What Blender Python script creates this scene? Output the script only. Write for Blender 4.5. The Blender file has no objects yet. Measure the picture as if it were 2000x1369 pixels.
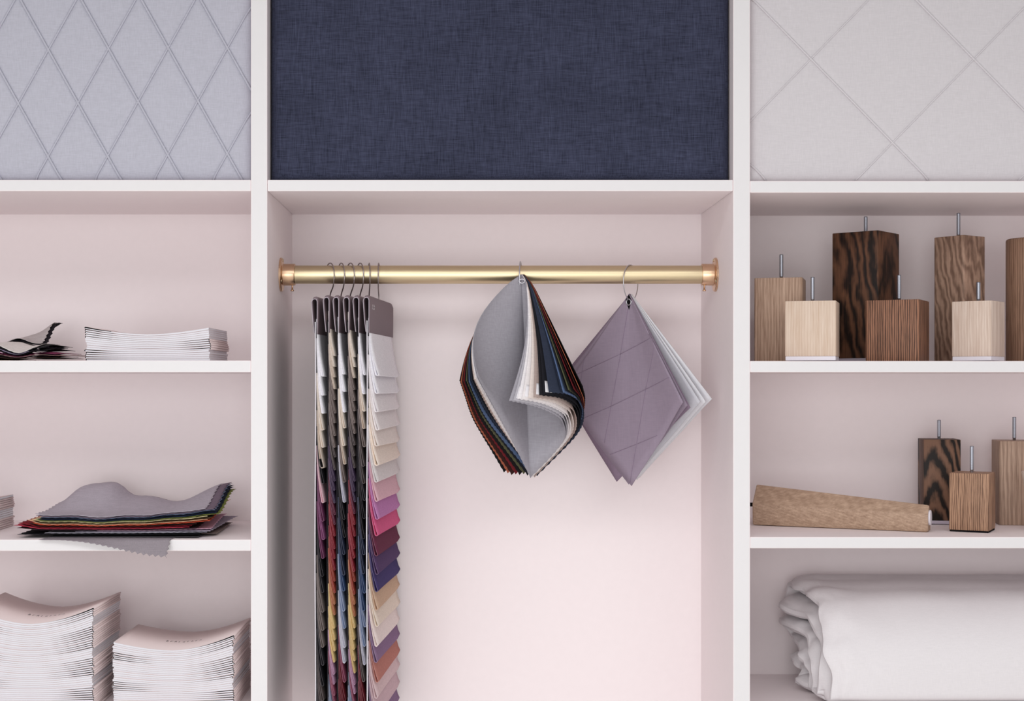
import bpy, bmesh, math, random
from mathutils import Vector, Matrix, noise as mnoise

S = bpy.context.scene
COL = S.collection
PI = math.pi
random.seed(7)

# ------------------------------------------------------------------ camera, light, exposure
D0 = 2.852            # distance from the lens to the front of the shelving (metres)
VX, VY = 920.0, 747.0   # vanishing point in the 2000x1369 frame; 1 px = 1 mm on the cabinet front
cam_d = bpy.data.cameras.new('camera')
cam = bpy.data.objects.new('camera', cam_d)
COL.objects.link(cam)
cam.location = (-0.08, -D0, 1.453)
cam.rotation_euler = (PI / 2, 0, 0)
cam_d.sensor_width = 36.0
cam_d.lens = 36.0 * D0 / 2.0
cam_d.shift_x = 0.04
cam_d.shift_y = 0.03125
cam_d.clip_start = 0.05
S.camera = cam

world = bpy.data.worlds.new('room_light')
S.world = world
world.use_nodes = True
wn, wl = world.node_tree.nodes, world.node_tree.links
wn.clear()
w_out = wn.new('ShaderNodeOutputWorld')
w_bg = wn.new('ShaderNodeBackground')
w_tc = wn.new('ShaderNodeTexCoord')
w_sep = wn.new('ShaderNodeSeparateXYZ')
w_neg = wn.new('ShaderNodeMath'); w_neg.operation = 'MULTIPLY'; w_neg.inputs[1].default_value = -1.0
w_ramp = wn.new('ShaderNodeValToRGB')
w_ramp.color_ramp.elements[0].position = 0.0
w_ramp.color_ramp.elements[0].color = (0.62, 0.59, 0.59, 1)
w_ramp.color_ramp.elements[1].position = 0.85
w_ramp.color_ramp.elements[1].color = (1.0, 0.975, 0.98, 1)
wl.new(w_tc.outputs['Generated'], w_sep.inputs[0])
wl.new(w_sep.outputs['Y'], w_neg.inputs[0])
wl.new(w_neg.outputs[0], w_ramp.inputs[0])
wl.new(w_ramp.outputs[0], w_bg.inputs[0])
w_bg.inputs[1].default_value = 0.70
wl.new(w_bg.outputs[0], w_out.inputs[0])


def area(name, loc, rot, sx, sy, power, color=(1, 1, 1)):
    d = bpy.data.lights.new(name, 'AREA')
    d.shape = 'RECTANGLE'
    d.size, d.size_y, d.energy, d.color = sx, sy, power, color
    o = bpy.data.objects.new(name, d)
    COL.objects.link(o)
    o.location, o.rotation_euler = loc, rot
    return o


area('window_light', (-0.75, -4.3, 1.25), (math.radians(92), 0, math.radians(-8)), 2.8, 1.9, 66, (0.985, 1.0, 1.0))
area('overhead_fill', (-0.2, -2.3, 2.72), (math.radians(-8), 0, 0), 3.6, 1.7, 66, (0.985, 0.995, 1.0))  # added fill lamp overhead, brightens the floor, shelf tops and undersides

S.view_settings.view_transform = 'Standard'
S.view_settings.look = 'None'
S.view_settings.gamma = 1.0
S.view_settings.use_curve_mapping = False
S.view_settings.exposure = -0.22


# ------------------------------------------------------------------ helpers
def R(d):
    return D0 / (D0 + d)


def PX(px, d=0.0):
    return (VX + (px - VX) / R(d) - 1000.0) / 1000.0


def PZ(py, d=0.0):
    return (2200.0 - (VY + (py - VY) / R(d))) / 1000.0


def lin(c):
    out = []
    for v in c:
        v = v / 255.0
        out.append(v / 12.92 if v <= 0.04045 else ((v + 0.055) / 1.055) ** 2.4)
    return tuple(out) + (1.0,)


def smooth(a, b, x):
    t = max(0.0, min(1.0, (x - a) / (b - a)))
    return t * t * (3 - 2 * t)


def lerp(a, b, t):
    return a + (b - a) * t


def tag(o, label, cat, group=None, kind=None):
    if label:
        o['label'] = label
    if cat:
        o['category'] = cat
    if group:
        o['group'] = group
    if kind:
        o['kind'] = kind
    return o


def empty(name, loc, label=None, cat=None, group=None):
    o = bpy.data.objects.new(name, None)
    o.empty_display_size = 0.03
    COL.objects.link(o)
    o.location = loc
    return tag(o, label, cat, group)


def world_loc(o):
    v = Vector((0, 0, 0))
    while o is not None:
        v += o.location
        o = o.parent
    return v


def mk(name, verts, faces, m, parent=None, origin=None, shade=True, mat_idx=None):
    """one mesh object; verts in world space, origin = its own origin"""
    me = bpy.data.meshes.new(name)
    org = Vector(origin) if origin is not None else (world_loc(parent) if parent else Vector((0, 0, 0)))
    me.from_pydata([tuple(Vector(v) - org) for v in verts], [], faces)
    ms = m if isinstance(m, (list, tuple)) else [m]
    for q in ms:
        me.materials.append(q)
    if shade:
        me.polygons.foreach_set('use_smooth', [True] * len(me.polygons))
    if mat_idx:
        me.polygons.foreach_set('material_index', mat_idx)
    me.update()
    o = bpy.data.objects.new(name, me)
    COL.objects.link(o)
    if parent:
        o.parent = parent
        o.location = org - world_loc(parent)
    else:
        o.location = org
    return o


def bm_obj(name, bm, m, parent=None, origin=None, shade=False):
    me = bpy.data.meshes.new(name)
    org = Vector(origin) if origin is not None else (world_loc(parent) if parent else Vector((0, 0, 0)))
    bmesh.ops.translate(bm, verts=bm.verts, vec=-org)
    bm.normal_update()
    bm.to_mesh(me)
    bm.free()
    for q in (m if isinstance(m, (list, tuple)) else [m]):
        me.materials.append(q)
    if shade:
        me.polygons.foreach_set('use_smooth', [True] * len(me.polygons))
    o = bpy.data.objects.new(name, me)
    COL.objects.link(o)
    if parent:
        o.parent = parent
        o.location = org - world_loc(parent)
    else:
        o.location = org
    return o


def add_box(bm, x0, x1, y0, y1, z0, z1, bevel=0.0, seg=2, front_mat=None):
    r = bmesh.ops.create_cube(bm, size=1.0)
    vs = r['verts']
    bmesh.ops.scale(bm, verts=vs, vec=(x1 - x0, y1 - y0, z1 - z0))
    bmesh.ops.translate(bm, verts=vs, vec=((x0 + x1) / 2, (y0 + y1) / 2, (z0 + z1) / 2))
    fs = set(f for v in vs for f in v.link_faces)
    if front_mat is not None:
        for f in fs:
            f.normal_update()
            if f.normal.y < -0.9:
                f.material_index = front_mat
    if bevel > 0:
        es = list(set(e for v in vs for e in v.link_edges))
        bmesh.ops.bevel(bm, geom=es, offset=bevel, segments=seg, affect='EDGES', profile=0.5, clamp_overlap=True)
    return vs


def box(name, x0, x1, y0, y1, z0, z1, m, parent=None, bevel=0.0, front_mat=None, origin=None, seg=2):
    bm = bmesh.new()
    add_box(bm, x0, x1, y0, y1, z0, z1, bevel, seg, front_mat)
    return bm_obj(name, bm, m, parent, origin)


def tube_data(pts, r, n=8, closed=False):
    pts = [Vector(p) for p in pts]
    N = len(pts)
    verts, faces = [], []
    prev = None
    for i, p in enumerate(pts):
        if closed:
            t = pts[(i + 1) % N] - pts[i - 1]
        else:
            t = pts[min(i + 1, N - 1)] - pts[max(i - 1, 0)]
        t.normalize()
        if prev is None:
            a = Vector((0, 0, 1)) if abs(t.z) < 0.9 else Vector((1, 0, 0))
            u = t.cross(a).normalized()
        else:
            u = (prev - t * prev.dot(t)).normalized()
        prev = u
        w = t.cross(u)
        rr = r[i] if isinstance(r, (list, tuple)) else r
        for k in range(n):
            a = 2 * PI * k / n
            verts.append(p + u * (rr * math.cos(a)) + w * (rr * math.sin(a)))
    segs = N if closed else N - 1
    for i in range(segs):
        j = (i + 1) % N
        for k in range(n):
            k2 = (k + 1) % n
            faces.append((i * n + k, i * n + k2, j * n + k2, j * n + k))
    if not closed:
        faces.append(tuple(range(n - 1, -1, -1)))
        faces.append(tuple(range((N - 1) * n, N * n)))
    return verts, faces


def tube(name, pts, r, m, parent=None, n=8, closed=False, origin=None):
    v, f = tube_data(pts, r, n, closed)
    return mk(name, v, f, m, parent, origin)


def join_data(parts):
    V, F = [], []
    for v, f in parts:
        o = len(V)
        V += list(v)
        F += [tuple(i + o for i in q) for q in f]
    return V, F


def lathe_x(profile, cx, cy, cz, n=40):
    """profile: list of (x, r) revolved about the X axis through (cy, cz)"""
    V, F = [], []
    for (x, r) in profile:
        for k in range(n):
            a = 2 * PI * k / n
            V.append((cx + x, cy + r * math.cos(a), cz + r * math.sin(a)))
    for i in range(len(profile) - 1):
        for k in range(n):
            k2 = (k + 1) % n
            F.append((i * n + k, (i + 1) * n + k, (i + 1) * n + k2, i * n + k2))
    return V, F


def lathe_z(profile, cx, cy, cz, n=32):
    V, F = [], []
    for (r, z) in profile:
        for k in range(n):
            a = 2 * PI * k / n
            V.append((cx + r * math.cos(a), cy + r * math.sin(a), cz + z))
    for i in range(len(profile) - 1):
        for k in range(n):
            k2 = (k + 1) % n
            F.append((i * n + k, i * n + k2, (i + 1) * n + k2, (i + 1) * n + k))
    return V, F


def grid(nu, nv, fn):
    V = [fn(i / nu, j / nv) for j in range(nv + 1) for i in range(nu + 1)]
    F = []
    w = nu + 1
    for j in range(nv):
        for i in range(nu):
            F.append((j * w + i, j * w + i + 1, (j + 1) * w + i + 1, (j + 1) * w + i))
    return V, F


def solid(o, th, offset=0.0, rim=True):
    md = o.modifiers.new('thickness', 'SOLIDIFY')
    md.thickness = th
    md.offset = offset
    md.use_rim = rim
    return o


def autosmooth(o, ang=40):
    me = o.data
    me.polygons.foreach_set('use_smooth', [True] * len(me.polygons))
    bm = bmesh.new()
    bm.from_mesh(me)
    for e in bm.edges:
        if len(e.link_faces) == 2 and e.calc_face_angle(0) > math.radians(ang):
            e.smooth = False
    bm.to_mesh(me)
    bm.free()
    return o


# ------------------------------------------------------------------ materials
def base_mat(name):
    m = bpy.data.materials.new(name)
    m.use_nodes = True
    nt = m.node_tree
    b = nt.nodes['Principled BSDF']
    return m, nt, b


def paint(name, c, rough=0.5, spec=0.3, bump=0.02, scale=60, var=0.015):
    m, nt, b = base_mat(name)
    tc = nt.nodes.new('ShaderNodeTexCoord')
    nz = nt.nodes.new('ShaderNodeTexNoise')
    nz.inputs['Scale'].default_value = scale
    nz.inputs['Detail'].default_value = 3
    nt.links.new(tc.outputs['Object'], nz.inputs['Vector'])
    mx = nt.nodes.new('ShaderNodeMixRGB')
    lc = lin(c)
    mx.inputs[1].default_value = tuple(v * (1 - var) for v in lc[:3]) + (1,)
    mx.inputs[2].default_value = tuple(min(1, v * (1 + var)) for v in lc[:3]) + (1,)
    nt.links.new(nz.outputs['Fac'], mx.inputs[0])
    nt.links.new(mx.outputs[0], b.inputs['Base Color'])
    b.inputs['Roughness'].default_value = rough
    b.inputs['Specular IOR Level'].default_value = spec
    if bump:
        bp = nt.nodes.new('ShaderNodeBump')
        bp.inputs['Strength'].default_value = bump
        bp.inputs['Distance'].default_value = 0.001
        nt.links.new(nz.outputs['Fac'], bp.inputs['Height'])
        nt.links.new(bp.outputs[0], b.inputs['Normal'])
    return m


def fabric(name, c, var=0.12, thread=520.0, bump=0.25, rough=0.95, blot=0.0, sheen=0.0, streak=0.09):
    """woven cloth: two stretched noises as warp and weft, plus an optional soft mottling"""
    m, nt, b = base_mat(name)
    N, L = nt.nodes, nt.links
    tc = N.new('ShaderNodeTexCoord')
    facs = []
    for sc in ((thread, thread * 0.6, thread * streak), (thread * streak, thread * 0.12, thread)):
        mp = N.new('ShaderNodeMapping')
        mp.inputs['Scale'].default_value = sc
        nz = N.new('ShaderNodeTexNoise')
        nz.inputs['Scale'].default_value = 1.0
        nz.inputs['Detail'].default_value = 2
        L.new(tc.outputs['Object'], mp.inputs[0])
        L.new(mp.outputs[0], nz.inputs['Vector'])
        facs.append(nz)
    add = N.new('ShaderNodeMath'); add.operation = 'ADD'
    L.new(facs[0].outputs['Fac'], add.inputs[0])
    L.new(facs[1].outputs['Fac'], add.inputs[1])
    mr = N.new('ShaderNodeMapRange')
    mr.inputs['From Min'].default_value = 0.65
    mr.inputs['From Max'].default_value = 1.35
    L.new(add.outputs[0], mr.inputs['Value'])
    mx = N.new('ShaderNodeMixRGB')
    lc = lin(c)
    mx.inputs[1].default_value = tuple(v * (1 - var) for v in lc[:3]) + (1,)
    mx.inputs[2].default_value = tuple(min(1, v * (1 + var) + 0.01 * var) for v in lc[:3]) + (1,)
    L.new(mr.outputs[0], mx.inputs[0])
    last = mx.outputs[0]
    if blot > 0:
        nb = N.new('ShaderNodeTexNoise')
        nb.inputs['Scale'].default_value = 9.0
        nb.inputs['Detail'].default_value = 4
        L.new(tc.outputs['Object'], nb.inputs['Vector'])
        m2 = N.new('ShaderNodeMixRGB'); m2.blend_type = 'MULTIPLY'
        rp = N.new('ShaderNodeMapRange')
        rp.inputs['To Min'].default_value = 1 - blot
        rp.inputs['To Max'].default_value = 1 + blot
        L.new(nb.outputs['Fac'], rp.inputs['Value'])
        m2.inputs[0].default_value = 1
        L.new(last, m2.inputs[1])
        L.new(rp.outputs[0], m2.inputs[2])
        last = m2.outputs[0]
    L.new(last, b.inputs['Base Color'])
    b.inputs['Roughness'].default_value = rough
    b.inputs['Specular IOR Level'].default_value = 0.12
    if sheen:
        b.inputs['Sheen Weight'].default_value = sheen
        b.inputs['Sheen Roughness'].default_value = 0.4
    bp = N.new('ShaderNodeBump')
    bp.inputs['Strength'].default_value = bump
    bp.inputs['Distance'].default_value = 0.0006
    L.new(add.outputs[0], bp.inputs['Height'])
    L.new(bp.outputs[0], b.inputs['Normal'])
    return m


def metal(name, c, rough=0.3, aniso_axis=None, var=0.05):
    m, nt, b = base_mat(name)
    N, L = nt.nodes, nt.links
    tc = N.new('ShaderNodeTexCoord')
    mp = N.new('ShaderNodeMapping')
    mp.inputs['Scale'].default_value = aniso_axis or (40, 40, 40)
    nz = N.new('ShaderNodeTexNoise')
    nz.inputs['Scale'].default_value = 1.0
    nz.inputs['Detail'].default_value = 4
    L.new(tc.outputs['Object'], mp.inputs[0])
    L.new(mp.outputs[0], nz.inputs['Vector'])
    mx = N.new('ShaderNodeMixRGB')
    lc = lin(c)
    mx.inputs[1].default_value = tuple(v * (1 - var) for v in lc[:3]) + (1,)
    mx.inputs[2].default_value = tuple(min(1, v * (1 + var)) for v in lc[:3]) + (1,)
    L.new(nz.outputs['Fac'], mx.inputs[0])
    L.new(mx.outputs[0], b.inputs['Base Color'])
    b.inputs['Metallic'].default_value = 1.0
    mr = N.new('ShaderNodeMapRange')
    mr.inputs['To Min'].default_value = rough * 0.8
    mr.inputs['To Max'].default_value = rough * 1.25
    L.new(nz.outputs['Fac'], mr.inputs['Value'])
    L.new(mr.outputs[0], b.inputs['Roughness'])
    return m


def wood(name, dark, light, ring=18.0, distort=3.0, fine=0.5, axis='Z', contrast=(0.3, 0.75), seed=0.0, cathedral=0.0):
    """straight-to-cathedral grain running along `axis`"""
    m, nt, b = base_mat(name)
    N, L = nt.nodes, nt.links
    tc = N.new('ShaderNodeTexCoord')
    mp = N.new('ShaderNodeMapping')
    sc = [1.0, 1.0, 1.0]
    sc['XYZ'.index(axis)] = 0.10 if cathedral == 0 else 0.45
    mp.inputs['Scale'].default_value = sc
    if cathedral:
        # rings about an axis tilted to the length: arched figure on the faces
        mp.inputs['Rotation'].default_value = (cathedral, cathedral * 0.35, 0)
        mp.inputs['Location'].default_value = (seed * 0.01, -0.012 + seed * 0.001, 0)
    else:
        mp.inputs['Location'].default_value = (seed, seed * 0.7, seed * 0.3)
        mp.inputs['Rotation'].default_value = (0.012, 0.02, 0.9) if axis == 'Z' else (0.9, 0.012, 0.02)
    L.new(tc.outputs['Object'], mp.inputs[0])
    wv = N.new('ShaderNodeTexWave')
    wv.wave_type = 'RINGS' if cathedral else 'BANDS'
    if cathedral:
        wv.rings_direction = axis
    else:
        wv.bands_direction = 'X' if axis == 'Z' else 'Y'
    wv.inputs['Scale'].default_value = ring
    wv.inputs['Distortion'].default_value = distort
    wv.inputs['Detail'].default_value = 3
    wv.inputs['Detail Scale'].default_value = 1.3
    L.new(mp.outputs[0], wv.inputs['Vector'])
    ns = []
    for (ac, al, det) in ((150.0, 7.0, 4), (560.0, 26.0, 3)):
        mp2 = N.new('ShaderNodeMapping')
        sc2 = [ac, ac, ac]
        sc2['XYZ'.index(axis)] = al
        mp2.inputs['Scale'].default_value = sc2
        mp2.inputs['Location'].default_value = (seed * 3, seed * 5, seed * 7)
        L.new(tc.outputs['Object'], mp2.inputs[0])
        nz = N.new('ShaderNodeTexNoise')
        nz.inputs['Scale'].default_value = 1.0
        nz.inputs['Detail'].default_value = det
        nz.inputs['Distortion'].default_value = 0.4
        L.new(mp2.outputs[0], nz.inputs['Vector'])
        ns.append(nz)
    m1 = N.new('ShaderNodeMixRGB')
    m1.inputs[0].default_value = 0.5
    L.new(ns[0].outputs['Fac'], m1.inputs[1])
    L.new(ns[1].outputs['Fac'], m1.inputs[2])
    mix = N.new('ShaderNodeMixRGB')
    mix.inputs[0].default_value = fine
    L.new(wv.outputs['Fac'], mix.inputs[1])
    L.new(m1.outputs[0], mix.inputs[2])
    rp = N.new('ShaderNodeValToRGB')
    rp.color_ramp.elements[0].position = contrast[0]
    rp.color_ramp.elements[0].color = lin(dark)
    rp.color_ramp.elements[1].position = contrast[1]
    rp.color_ramp.elements[1].color = lin(light)
    L.new(mix.outputs[0], rp.inputs[0])
    L.new(rp.outputs[0], b.inputs['Base Color'])
    b.inputs['Roughness'].default_value = 0.55
    b.inputs['Specular IOR Level'].default_value = 0.25
    bp = N.new('ShaderNodeBump')
    bp.inputs['Strength'].default_value = 0.15
    bp.inputs['Distance'].default_value = 0.0006
    L.new(mix.outputs[0], bp.inputs['Height'])
    L.new(bp.outputs[0], b.inputs['Normal'])
    return m


M_PINK = paint('pale_pink_paint', (245, 235, 236), rough=0.55, spec=0.25)
M_EDGE = paint('white_edge_band', (226, 224, 225), rough=0.45, spec=0.3)
M_FLOOR = paint('pale_floor', (236, 231, 228), rough=0.6)
M_BRASS = metal('aged_brass', (216, 199, 164), rough=0.36, aniso_axis=(6, 160, 160), var=0.12)
M_COPPER = metal('brass_socket', (220, 186, 154), rough=0.28, aniso_axis=(30, 120, 120), var=0.1)
M_STEEL = metal('steel', (200, 200, 206), rough=0.28)
M_WIRE = metal('hook_wire', (170, 160, 158), rough=0.25)
M_ZINC = metal('zinc_bolt', (176, 180, 190), rough=0.38)
M_BLACK = paint('black_felt', (24, 22, 24), rough=0.9, spec=0.1)
M_PAPER = paint('white_pages', (220, 219, 225), rough=0.85, spec=0.1, scale=300, var=0.03)
M_ENDP = paint('dark_endpaper', (40, 40, 44), rough=0.8, spec=0.1)
M_COVER = paint('pale_pink_cover', (225, 209, 208), rough=0.7, spec=0.15)
M_INK = paint('dark_print', (90, 84, 84), rough=0.8, spec=0.1)
M_LABEL = paint('white_label', (236, 234, 238), rough=0.7, spec=0.1)
M_GLIDE = paint('white_plastic_pad', (226, 222, 230), rough=0.5)
M_LILACPAD = paint('lilac_grey_pad', (196, 186, 200), rough=0.5)
M_HEADER = paint('mauve_grey_card', (132, 116, 122), rough=0.6, spec=0.2)
M_HEDGE = paint('pale_card_edge', (178, 169, 178), rough=0.7, spec=0.1)
M_QUILT = fabric('white_quilt_cotton', (224, 220, 222), var=0.03, thread=800, bump=0.2)

FAB = {}


def F(c, **k):
    key = (tuple(c), tuple(sorted(k.items())))
    if key not in FAB:
        FAB[key] = fabric('fabric_%d_%d_%d' % tuple(c), c, **k)
    return FAB[key]


# ------------------------------------------------------------------ the room
fl = box('floor', -4, 4, -5.5, 1.2, -0.05, 0.0, M_FLOOR)
tag(fl, None, None, kind='structure')
bw = box('wall_back', -4, 4, 0.44, 0.54, 0.0, 2.8, M_EDGE)
tag(bw, None, None, kind='structure')

# ------------------------------------------------------------------ the shelving unit
DEPTH = 0.40
LD = (PX(490), PX(522))       # left divider
RD = (PX(1432), PX(1465))     # right divider
XL0, XL1 = PX(-432), PX(-400)
XR0, XR1 = PX(2330), PX(2362)
ZTOP = PZ(-190)
unit = empty('shelving_unit', (PX(976), 0.2, 0.0),
             'built-in pale pink shelving unit with white front edges, three bays wide', 'shelving')
EDG = [M_PINK, M_EDGE]


def board(name, x0, x1, y0, y1, z0, z1, bev=0.0012):
    return box(name, x0, x1, y0, y1, z0, z1, EDG, unit, bev, front_mat=1)


for (a, b) in ((XL0, XL1), LD, RD, (XR0, XR1)):
    board('upright_panel', a, b, 0.0, DEPTH, 0.0, ZTOP)
BAYS = [(XL1, LD[0]), (LD[1], RD[0]), (RD[1], XR0)]
for (a, b) in BAYS:
    box('back_panel', a, b, DEPTH - 0.002, DEPTH + 0.012, 0.0, ZTOP, M_PINK, unit)
box('top_panel', XL0, XR1, 0.0, DEPTH, ZTOP, ZTOP + 0.03, EDG, unit, 0.001, front_mat=1)
SH = {}
for bay, lst in ((0, [(351, 373), (704, 727), (1054, 1076), (1396, 1419), (1800, 1822)]),
                 (1, [(351, 373), (1800, 1822)]),
                 (2, [(353, 376), (705, 727), (1049, 1071), (1396, 1419), (1800, 1822)])):
    for (t, bt) in lst:
        x0, x1 = BAYS[bay]
        board('shelf', x0 + 0.0003, x1 - 0.0003, 0.0015, DEPTH - 0.002, PZ(bt), PZ(t))
        SH[(bay, t)] = PZ(t)


# ------------------------------------------------------------------ upholstered panels in the top bays
def pillow(x, z, x0, x1, z0, z1, r):
    e = min(x - x0, x1 - x, z - z0, z1 - z)
    if e >= r:
        return 0.0
    t = 1 - max(0.0, e) / r
    return r * (1 - math.sqrt(max(0.0, 1 - t * t)))


def headboard(bay, zshelf, yf, m, label, lines=None, m_pipe=None, pr=0.0022, rnd=0.02):
    x0, x1 = BAYS[bay]
    x0 += 0.0012
    x1 -= 0.0012
    z0, z1 = zshelf + 0.0004, ZTOP - 0.004
    root = empty('upholstered_panel', ((x0 + x1) / 2, yf + 0.04, z0), label, 'upholstered panel')
    # front skin with rounded rim + back
    def stations(a, b, lo, hi, step):
        """fine steps where the camera looks, coarse beyond"""
        P = [a, a + .001, a + .003, a + .006, a + .010, a + .015, a + .020]
        e = [b - .020, b - .015, b - .010, b - .006, b - .003, b - .001, b]
        x = a + .020
        while x < b - .0205:
            x = min(x + (step if lo - .03 < x < hi + .03 else .03), b - .0200001)
            P.append(x)
        return P[:-1] + e
    seams = []
    for (slope, xs, rr, dy) in (lines or []):
        m_ = -slope                      # dz/dx on the panel
        for xi in xs:
            seams.append((m_, PX(xi, yf), PZ(0, yf)))
    depth_g = .0036 if bay == 0 else .0022
    st = .0024 if lines else .02
    us = stations(x0, x1, PX(0, yf), PX(2000, yf), st)
    vs = stations(z0, z1, PZ(360, yf), PZ(0, yf), st)

    def groove(x, z):
        best = 9.0
        for (m_, xs_, zs_) in seams:
            d_ = abs((z - zs_) - m_ * (x - xs_)) / math.sqrt(1 + m_ * m_)
            best = min(best, d_)
        return depth_g * math.exp(-(best / .0048) ** 1.4) if best < .03 else 0.0
    V = []
    for z in vs:
        for x in us:
            V.append((x, yf + pillow(x, z, x0, x1, z0, z1, rnd) + groove(x, z), z))
    w = len(us)
    Fc = [(j * w + i, j * w + i + 1, (j + 1) * w + i + 1, (j + 1) * w + i) for j in range(len(vs) - 1) for i in range(w - 1)]
    n0 = len(V)
    yb = yf + 0.08
    loop = [i for i in range(w)] + [(j * w + w - 1) for j in range(1, len(vs))] + \
           [((len(vs) - 1) * w + i) for i in range(w - 2, -1, -1)] + [j * w for j in range(len(vs) - 2, 0, -1)]
    for i in loop:
        V.append((V[i][0], yb, V[i][2]))
    for k in range(len(loop)):
        k2 = (k + 1) % len(loop)
        Fc.append((loop[k2], loop[k], n0 + k, n0 + k2))
    Fc.append(tuple(n0 + k for k in range(len(loop))))
    mk('padded_cover', V, Fc, m, root)
    if lines:
        parts = []
        for (slope, xs, rr, dy) in lines:
            for xi in xs:
                seg = []
                for s in range(0, 121):
                    py = lerp(-200, 352, s / 120)
                    px = xi + py / slope
                    x, z = PX(px, yf), PZ(py, yf)
                    if x0 + 0.001 < x < x1 - 0.001 and z0 + 0.001 < z < z1 - 0.001:
                        seg.append((x, yf + dy + pillow(x, z, x0, x1, z0, z1, rnd) * 0.92, z))
                if len(seg) > 2:
                    parts.append(tube_data(seg, rr, 8))
        V, Fc = join_data(parts)
        mk('piping', V, Fc, m_pipe or m, root)
    return root


F_LILAC = F((184, 184, 195), var=0.08, thread=760, bump=0.3)
F_GREY = F((208, 204, 207), var=0.05, thread=760, bump=0.25)
F_NAVY = fabric('navy_linen', (55, 58, 77), var=0.48, thread=900, bump=0.5, blot=0.28, streak=0.045)
YF = 0.03
headboard(0, SH[(0, 351)], YF, F_LILAC, 'lilac-grey upholstered panel with narrow diamond piping above the left shelves',
          [(1.79, [-430, -312, -195, -77, 40, 159, 276.5, 392, 509, 627], 0.0023, 0.0012),
           (-1.79, [-322, -205, -88, 28, 148, 264, 380, 496, 611, 728], 0.0019, 0.0020)], F_LILAC)
headboard(1, SH[(1, 351)], YF, F_NAVY, 'plain navy blue linen panel above the brass rail')
headboard(2, SH[(2, 353)], YF, F_GREY, 'pale grey upholstered panel with wide diamond piping above the wooden legs',
          [(1.026, [1154, 1472, 1790, 2108, 2426], 0.0021, 0.0008),
           (-1.026, [1696, 2015, 2334, 2652], 0.0016, 0.0012)], F_GREY)

# ------------------------------------------------------------------ brass rail
RY = 0.20
RZ = PZ(536.5, RY)
RR = 0.0192
RX0, RX1 = LD[1], RD[0]
rail = empty('hanging_rail', ((RX0 + RX1) / 2, RY, RZ), 'brass hanging rail fixed across the middle bay between two sockets', 'rail')
v, f = lathe_x([(0, 0.0), (0, RR), (RX1 - RX0 - 0.012, RR), (RX1 - RX0 - 0.012, 0.0)], RX0 + 0.006, RY, RZ, 48)
autosmooth(mk('rail_tube', v, f, M_BRASS, rail))
for side in (0, 1):
    sg = 1 if side == 0 else -1
    xw = RX0 if side == 0 else RX1
    fr = 0.0355
    prof = [(0.0003, 0.0195), (0.0003, fr), (0.003, fr), (0.0045, fr - 0.0015), (0.0050, 0.0245), (0.0065, 0.0228),
            (0.029, 0.0228), (0.0305, 0.0222), (0.031, 0.0200), (0.031, 0.0194)]
    v, f = lathe_x([(p[0] * sg, p[1]) for p in prof], xw, RY, RZ, 48)
    if sg < 0:
        f = [tuple(reversed(q)) for q in f]
    sock = autosmooth(mk('rail_socket', v, f, M_COPPER, rail))
    # flange screws and grub screw
    for a in (90, 210, 330):
        cy, cz = RY + 0.030 * math.cos(math.radians(a)), RZ + 0.030 * math.sin(math.radians(a))
        v, f = lathe_x([(0.0046 * sg, 0.0034), (0.0060 * sg, 0.003), (0.0066 * sg, 0.0)], xw, cy, cz, 12)
        if sg < 0:
            f = [tuple(reversed(q)) for q in f]
        mk('flange_screw', v, f, M_BRASS, sock)
    gx = xw + sg * 0.0245
    v, f = lathe_z([(0.0, -0.0345), (0.0036, -0.0345), (0.0036, -0.0315), (0.0017, -0.0312), (0.0017, -0.0225)], gx, RY, RZ, 14)
    mk('thumb_screw', v, f, M_COPPER, sock)

# ------------------------------------------------------------------ six fabric samplers on hooks
W_ = (242, 240, 245); CRM = (226, 214, 202); BEI = (206, 190, 176); TAU = (124, 110, 106); DTA = (82, 73, 72)
CHA = (44, 42, 46); BLK = (26, 25, 28); PUR = (66, 52, 76); BUR = (92, 40, 58); RED = (132, 38, 48); ORR = (150, 64, 52)
ORG = (176, 112, 78); YEL = (210, 182, 124); PNK = (172, 130, 158); ROS = (134, 68, 90); BGR = (120, 130, 152)
NAV = (40, 46, 66); BLU = (58, 76, 112); LBL = (136, 148, 176); LGR = (196, 194, 206); DRD = (98, 32, 40)
PLM = (104, 52, 84); MAG = (140, 80, 122); TGR = (112, 102, 98); LPK = (218, 178, 188); ORC = (186, 126, 176)
RPK = (206, 92, 134); WIN = (102, 48, 70); PLU = (84, 62, 100); VIO = (68, 58, 104); TAN = (196, 166, 142)
CR2 = (222, 208, 194); CR3 = (226, 212, 208); MVE = (132, 106, 136); TER = (176, 118, 108); DPK = (206, 182, 184)
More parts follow.
